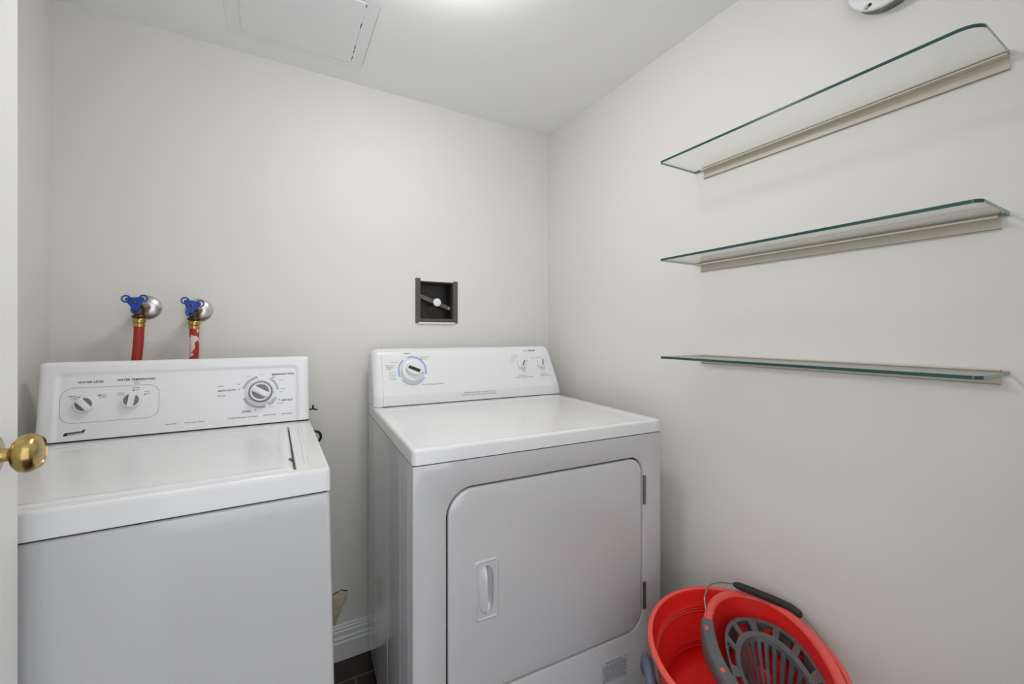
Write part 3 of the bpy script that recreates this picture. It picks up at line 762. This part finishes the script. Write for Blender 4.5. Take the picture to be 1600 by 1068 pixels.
mb = MB(); arc(mb, CX, CZ, .0455, .0510, 215, 330, dface, 30); mb.build('dial_markings', M['violet_ink'], con, smooth=False, fix=False)
F = frame(dface(CX, CZ, 0), (1, 0, 0), dface(CX, CZ+.01, 0)-dface(CX, CZ, 0))
mb = MB(); mb.lathe([(.0405, 0), (.0405, .010), (.0395, .013), (.037, .0145), (.030, .0150)], F, n=56); dl = mb.build('timer_dial', M['plastic'], t, angle=45)
mb = MB(); arc(mb, .0345*cos(radians(-22)), .0345*sin(radians(-22)), 0, .0022, 0, 360, lambda x, y: F @ Vector((x, y, .0153)), 12); mb.build('dial_dot', M['black_ink'], dl, smooth=False, fix=False)
A = F @ Matrix.Rotation(radians(-24), 4, 'Z')
mb = MB(); rings = []
for sc, zz in ((1, .0148), (1, .022), (.96, .0285), (.88, .0305)):
    rings.append([A @ Vector((.0275*sc*math.copysign(abs(cos(a))**.8, cos(a)), .0185*sc*math.copysign(abs(sin(a))**.8, sin(a)), zz)) for a in [2*pi*q/40 for q in range(40)]])
mb.loft(rings); mb.build('grip', M['plastic'], dl, angle=45)
mb = MB(); quadp = rrect(-.0215, .0215, -.0058, .0058, .003, 4)
mb.loft([[A @ Vector((x, y, .0300)) for x, y in quadp], [A @ Vector((x, y, .0312)) for x, y in quadp]]); mb.build('grip_inlay', M['knob_dark'], dl, smooth=False)
def small_knob(u, z, ang, name):
    F = frame(dface(u, z, 0), (1, 0, 0), dface(u, z+.01, 0)-dface(u, z, 0))
    m = MB(); m.lathe([(.0165, 0), (.0165, .010), (.0155, .0125), (.012, .0130)], F, n=36); kb = m.build(name, M['plastic'], t, angle=45)
    A = F @ Matrix.Rotation(radians(ang), 4, 'Z')
    m = MB(); pp = rrect(-.0160, .0160, -.0068, .0068, .006, 5)
    m.loft([[A @ Vector((x, y, .0125)) for x, y in pp], [A @ Vector((x, y, .020)) for x, y in pp], [A @ Vector((x*.94, y*.86, .0225)) for x, y in pp]]); m.build('grip', M['plastic'], kb, angle=45)
    m = MB(); pp = rrect(-.010, .0145, -.0020, .0020, .001, 3); m.loft([[A @ Vector((x, y, .0222)) for x, y in pp], [A @ Vector((x, y, .0230)) for x, y in pp]]); m.build('pointer', M['knob_dark'], kb, smooth=False)
    m = MB()
    for a in (128, 150, 60): 
        c = F @ Vector((.0205*cos(radians(a)), .0205*sin(radians(a)), .0006))
        m.add([F @ Vector((.0190*cos(radians(a))+.0018*cos(q), .0190*sin(radians(a))+.0012*sin(q), .0006)) for q in [2*pi*i/8 for i in range(8)]], [tuple(range(8))])
    m.build('dial_markings', M['black_ink'], kb, smooth=False, fix=False)
small_knob(.5795, 1.0395, 62, 'temperature_knob'); small_knob(.6690, 1.0400, 80, 'signal_knob')

# ------------------------------------------------------------------ water valves and hoses
def valve(x, z, spin, label):
    t = empty('water_valve', label, 'valve', (x, 0, z), 0, 'water valves above the washer')
    Rv = frame((0, 0, 0), (1, 0, 0), (0, 0, 1))          # local z = -y (out of the wall)
    m = MB(); m.lathe([(.036, 0), (.036, .0015), (.033, .005), (.026, .010), (.019, .013), (.0135, .0145)], Rv, n=40)
    m.build('wall_flange', M['chrome'], t, angle=50)
    m = MB(); bx, bz = -.004, -.010
    m.tube([(0, -.010, 0), (bx*.5, -.035, bz*.3), (bx, -.055, bz*.6), (bx, -.072, bz*.9)], [.011, .012, .0155, .0140], 16)
    m.tube([(bx, -.060, bz*.4), (bx, -.072, .002), (bx, -.092, .006), (bx, -.100, .007)], [.012, .0115, .0095, .0085], 16)     # bonnet toward handle
    m.tube([(bx, -.062, bz), (bx, -.064, -.020), (bx, -.064, -.031)], [.013, .0125, .0125], 16)
    m.tube([(bx, -.064, -.0255), (bx, -.064, -.0285), (bx, -.064, -.0305), (bx, -.064, -.0335)], [.0150, .0170, .0170, .0140], 16)
    m.build('valve_body', M['old_brass'], t, angle=50)
    hf = frame((bx, -.106, .0085), (1, 0, 0), (0, .10, 1)) @ Matrix.Rotation(radians(spin), 4, 'Z')
    m = MB(); tri = []
    for kq in range(60):                                 # rounded triangular plate
        a = 2*pi*kq/60; r_ = .0135+.0040*cos(3*(a-pi/6+pi/3*0)-pi) ; tri.append((r_*cos(a), r_*sin(a)))
    lobes = [radians(q) for q in (150, 30, 270)]
    tri = []
    for kq in range(72):
        a = 2*pi*kq/72; d_ = min(abs((a-l+pi) % (2*pi)-pi) for l in lobes); r_ = .0118+.0050*max(0, cos(1.5*d_))**2; tri.append((r_*cos(a), r_*sin(a)))
    m.loft([[hf @ Vector((x*.97, y*.97, -.0028)) for x, y in tri], [hf @ Vector((x, y, -.0015)) for x, y in tri], [hf @ Vector((x, y, .0015)) for x, y in tri], [hf @ Vector((x*.95, y*.95, .0028)) for x, y in tri]])
    for l in lobes:                                      # open loops at the three corners
        pts = []
        for kq in range(25):
            a = -2.5+5.0*kq/24; rr_ = .0086; cx = .0210
            pts.append(hf @ Vector((cos(l)*(cx+rr_*cos(a))-sin(l)*rr_*sin(a), sin(l)*(cx+rr_*cos(a))+cos(l)*rr_*sin(a), 0)))
        m.tube(pts, .0021, 8)
    # straps joining neighbouring loops into the concave triangle outline
    for i in range(3):
        la, lb = lobes[i], lobes[(i+1) % 3]; pts = []
        for kq in range(9):
            s_ = kq/8; a = la+(((lb-la+pi) % (2*pi))-pi)*s_; r_ = .0215-.0100*sin(pi*s_)**.8
            pts.append(hf @ Vector((r_*cos(a), r_*sin(a), 0)))
        m.tube(pts, .0026, 8)
    m.build('handle', M['blue_handle'], t, angle=50)
    m = MB(); m.lathe([(.0042, .0026), (.0042, .0045), (.002, .0055)], hf, n=12); m.build('handle_screw', M['old_brass'], t)
    return (x+bx, -.064, z-.034)
def hose(p, drift, m_, label):
    x, y, z = p
    t = empty('water_hose', label, 'hose', (x, y, z), 0, 'red hoses behind the washer')
    m = MB(); prof = [(.0128, 0), (.0140, -.001), (.0146, -.004), (.0146, -.012), (.0130, -.0135), (.0124, -.016), (.0130, -.0175), (.0134, -.0195), (.0134, -.0235), (.0120, -.0245)]
    rings = []
    for r_, h_ in prof: rings.append([Vector((r_*(1+.035*(kq % 2)*(h_ > -.013))*cos(2*pi*kq/32), r_*(1+.035*(kq % 2)*(h_ > -.013))*sin(2*pi*kq/32), h_)) for kq in range(32)])
    m.loft(rings); m.build('hose_coupling', M['coupling'], t, angle=40)
    m = MB(); pts = []
    for kq in range(22):
        s_ = kq/21; pts.append(Vector((drift*s_*1.2+.002*sin(s_*9), .012*s_, -.023-.42*s_)))
    m.tube(pts, .0118, 16); m.build('hose_tube', m_, t, angle=60)
p = valve(-1.4370, 1.2440, 4, 'blue-handled valve on the left, above the plain red hose')
hose(p, -.030, M['hose'], 'plain red rubber hose hanging from the left blue-handled valve')
p = valve(-1.3120, 1.2390, -12, 'blue-handled valve on the right, above the paint-flecked red hose')
hose(p, -.012, M['hose_patch'], 'red hose flecked with white paint under the right valve')

# cords seen beside the washer
mb = MB()
mb.tube([(-1.05, -.03, .908), (-1.0, -.030, .9075), (-.992, -.030, .9085), (-.986, -.030, .9050), (-.980, -.030, .9045)], .0026, 8)
mb.tube([(-.9935, -.030, .921), (-.9930, -.030, .908)], .0030, 8)
o = mb.build('hose_clamp', M['rubber']); o['label'] = 'small black wire clamp poking out behind the washer console'; o['category'] = 'clamp'
mb = MB(); pts = []
for i in range(25):
    a = radians(100-220*i/24); pts.append((-.990+.021*cos(a), -.035, .812+.020*sin(a)))
pts = [(-1.06, -.035, .835)]+pts+[(-1.05, -.035, .79)]
mb.tube(pts, .0042, 10)
o = mb.build('power_cord', M['rubber']); o['label'] = 'loop of black power cord behind the washer right side'; o['category'] = 'cord'

# ------------------------------------------------------------------ buckets
BC = Vector((-.197, -1.11)); BM = Vector((.73, .69)).normalized(); BN = Vector((-BM.y, BM.x))
def bp(m_, n_, z, c=BC): q = c+BM*m_+BN*n_; return Vector((q.x, q.y, z))
def sell(a, b, cm, cn, z, ex=2.0, n=96, c=BC):
    out = []
    for k in range(n):
        th = 2*pi*k/n; x = math.copysign(abs(cos(th))**(2/ex), cos(th)); y = math.copysign(abs(sin(th))**(2/ex), sin(th))
        out.append(bp(cm+a*x, cn+b*y, z, c))
    return out
# blue-grey tub on the floor that carries the red ones
t = empty('plastic_tub', 'blue-grey plastic tub under the red buckets, only its loop handle showing', 'tub', (-.235, -1.075, 0))
tc_ = Vector((-.235, -1.075)); off = Vector((.235, 1.075, 0))
mb = MB(); rings = []
for r_, z in ((.120, .0), (.128, .004), (.160, .30), (.164, .300), (.164, .308), (.156, .306), (.124, .012), (.115, .008)):
    rings.append([Vector((r_*cos(2*pi*k/64), r_*sin(2*pi*k/64), z)) for k in range(64)])
mb.loft(rings); tb = mb.build('tub_body', M['blue_grey'], t, angle=45)
mb = MB(); pts = []; hc = Vector((-.386, -.955, .392))+off; dn = Vector((.62, .78, 0)).normalized()
for k in range(25):
    a = pi*k/24; pts.append(hc+dn*(.042*cos(a))+Vector((0, 0, .044*sin(a))))
pts = [pts[0]+Vector((.035, -.03, -.09))]+pts+[pts[-1]+Vector((.018, -.008, -.10))]
mb.tube(pts, .0115, 14); mb.build('loop_handle', M['blue_grey'], t, angle=60)
# large shallow red bucket
t = empty('red_bucket', 'wide red plastic bucket holding the mop bucket, ribbed inside', 'bucket', (0, 0, 0))
a_, b_, cn_ = .222, .187, .052
mb = MB(); R_ = []
def ol(da, z, ex=2.0): R_.append(sell(a_-da, b_-da, 0, cn_, z, ex))
for da, z in ((.040, .310), (.036, .312), (.006, .476), (-.002, .478), (-.004, .484), (-.001, .4895), (.004, .490), (.0065, .487), (.0085, .480),
              (.0135, .452), (.0165, .4495), (.0140, .446), (.0175, .4435), (.0150, .440), (.0188, .4375), (.0165, .434), (.0195, .4315),
              (.0270, .374), (.0300, .3715), (.0275, .368), (.0310, .3655), (.0288, .362), (.0325, .3595), (.0305, .355), (.0400, .330), (.050, .3245)): ol(da, z)
mb.loft(R_); mb.build('bucket_body', M['red'], t, angle=60)
mb = MB(); R_ = []
for da, z in ((.0045, .4765), (-.0025, .4785), (-.0048, .4840), (-.0018, .4900), (.0040, .4908), (.0068, .4880)): ol(da, z)
mb.loft(R_, cap0=False, cap1=False); mb.build('rim', M['red_rim'], t, angle=60)
# oval mop bucket standing in it
t = empty('mop_bucket', 'oval red mop bucket with wire bail, standing inside the wider red bucket', 'bucket', (0, 0, 0))
mb = MB(); R_ = []
def il(d, z, ex=2.15): R_.append(sell(.210-d, .122-d, 0, 0, z, ex))
for d, z in ((.045, .328), (.040, .330), (.010, .470), (.0015, .478), (-.0005, .490), (.002, .499), (.009, .502), (.0160, .499), (.0190, .490), (.0220, .450), (.0400, .345), (.050, .340)): il(d, z)
mb.loft(R_); mb.build('bucket_body', M['red'], t, angle=60)
mb = MB(); R_ = []
for d, z in ((.0095, .4735), (.0010, .4775), (-.0012, .4900), (.0012, .4996), (.0088, .5028), (.0165, .4996), (.0192, .4930)): il(d, z)
mb.loft(R_, cap0=False, cap1=False); mb.build('rim', M['red_rim'], t, angle=60)
def smooth_path(ctrl, n=8):
    P = [Vector(c) for c in ctrl]; P = [P[0]*2-P[1]]+P+[P[-1]*2-P[-2]]; out = []
    for i in range(1, len(P)-2):
        for k in range(n):
            s_ = k/n; a, b, c, d = P[i-1], P[i], P[i+1], P[i+2]
            out.append(.5*((2*b)+(c-a)*s_+(2*a-5*b+4*c-d)*s_*s_+(3*b-a-3*c+d)*s_**3))
    return out+[P[-2]]
wp = [(-.186, -.978, .494), (-.200, -.968, .495), (-.1985, -.962, .508), (-.182, -.950, .524), (-.135, -.937, .530), (-.076, -.954, .521), (-.044, -1.002, .512), (-.026, -1.060, .508), (-.024, -1.095, .502), (-.026, -1.130, .480), (-.034, -1.165, .452), (-.060, -1.195, .430), (-.09, -1.235, .43), (-.16, -1.29, .45), (-.200, -1.275, .48)]
mb = MB(); mb.tube(smooth_path(wp, 8), .0019, 8); bl = mb.build('bail_handle', M['wire'], t, angle=60); bl['label'] = 'thin steel wire bail'
gp = smooth_path([(-.075, -.955, .5208), (-.044, -1.002, .512), (-.026, -1.060, .508), (-.0245, -1.092, .501)], 8)
mb = MB(); nn = len(gp); mb.tube(gp, [.0045 if i in (0, nn-1) else (.0075 if i in (1, nn-2) else .0088) for i in range(nn)], 14); g_ = mb.build('foam_grip', M['foam'], bl, angle=60); g_['label'] = 'black foam grip'
# wringer basket
t = empty('mop_wringer', 'dark grey slotted wringer basket sitting in the oval mop bucket', 'wringer', (0, 0, 0))
NA = 120
PO = lambda th, s: (0, 0)
fa, fb, fm, fn = .122, .064, -.022, -.008
oa, ob, om, on = .172, .088, -.010, -.012
PZ = .462
def pol(th, s):
    x, y = cos(th), sin(th); ex = 2.5
    X = math.copysign(abs(x)**(2/ex), x); Y = math.copysign(abs(y)**(2/ex), y)
    ox, oy = om+oa*X, on+ob*Y; ix, iy = fm+fa*x, fn+fb*y
    return ix+(ox-ix)*s, iy+(oy-iy)*s
ss = [0, .22, .80, 1.0]
mb = MB(); vs = []; fs = []
for j, s_ in enumerate(ss):
    for k in range(NA):
        m_, n_ = pol(2*pi*k/NA, s_); vs.append(bp(m_, n_, PZ - (.003 if j == 0 else 0)))
per_slot = 10
for j in range(3):
    for k in range(NA):
        if j == 1 and (k % per_slot) not in (0, 1, 2): continue
        kk = (k+1) % NA; fs.append((j*NA+k, j*NA+kk, (j+1)*NA+kk, (j+1)*NA+k))
mb.add(vs, fs); pl_ = mb.build('top_plate', M['grey_plastic'], t, smooth=False)
so = pl_.modifiers.new('s', 'SOLIDIFY'); so.thickness = .0035
# skirt with windows
mb = MB(); vs = []; fs = []; zz = [PZ, PZ-.014, PZ-.045, PZ-.062]
for j, z in enumerate(zz):
    for k in range(NA):
        m_, n_ = pol(2*pi*k/NA, 1.0-.10*j*.5); vs.append(bp(m_, n_, z))
for j in range(3):
    for k in range(NA):
        if j == 1 and (k % 12) in (3, 4, 5, 6, 7, 8): continue
        kk = (k+1) % NA; fs.append((j*NA+k, j*NA+kk, (j+1)*NA+kk, (j+1)*NA+k))
mb.add(vs, fs); sk = mb.build('skirt', M['grey_plastic'], t, smooth=False); so = sk.modifiers.new('s', 'SOLIDIFY'); so.thickness = .003
# funnel of slats
mb = MB(); NS = 96; vs = []; fs = []; lv = [(1.0, PZ-.003), (.97, PZ-.012), (.80, PZ-.055), (.55, PZ-.098), (.42, PZ-.106), (.20, PZ-.108)]
for j, (sc, z) in enumerate(lv):
    for k in range(NS):
        th = 2*pi*k/NS; vs.append(bp(fm+fa*sc*cos(th), fn+fb*sc*sin(th), z))
for j in range(5):
    for k in range(NS):
        if j in (1, 2) and (k % 4) in (2, 3): continue
        if j == 4 and (k % 8) in (4, 5, 6, 7): continue
        kk = (k+1) % NS; fs.append((j*NS+k, j*NS+kk, (j+1)*NS+kk, (j+1)*NS+k))
mb.add(vs, fs); fu = mb.build('funnel', M['grey_plastic'], t, smooth=False); so = fu.modifiers.new('s', 'SOLIDIFY'); so.thickness = .003
# clip arm hooked over the near long rim of the mop bucket
mb = MB(); rings = []; nA = 40
for k in range(nA+1):
    th = radians(76+(150-76)*k/nA)
    ring = []
    q_ = k/nA; zs = .446+.034*min(1, q_*2.2)
    for d, z in ((-.004, zs), (-.0055, .4995), (-.001, .5065), (.012, .5085), (.0205, .5055), (.0240, .490), (.032, .455), (.029, .455), (.0215, .488), (.0180, .5005), (.010, .5040), (.0015, .5035), (-.0020, .4985), (-.0018, zs)):
        ex = 2.15; x = math.copysign(abs(cos(th))**(2/ex), cos(th)); y = math.copysign(abs(sin(th))**(2/ex), sin(th))
        ring.append(bp((.210-d)*x, (.122-d)*y, z))
    rings.append(ring)
mb.loft(rings); cl = mb.build('rim_clip', M['grey_plastic'], t, angle=40)
for th0 in (84, 116):
    mb = MB(); ring0 = []; ring1 = []
    for k in range(7):
        th = radians(th0+3.2*k/6); ex = 2.15; x = math.copysign(abs(cos(th))**(2/ex), cos(th)); y = math.copysign(abs(sin(th))**(2/ex), sin(th))
        ring0.append(bp((.210-.002)*x, (.122-.002)*y, .5073)); ring1.append(bp((.210-.009)*x, (.122-.009)*y, .5092))
    mb.add(ring0+ring1, [(k, k+1, 8+k, 7+k) for k in range(6)]); mb.build('clip_window', M['red_rim'], cl, smooth=False, fix=False)
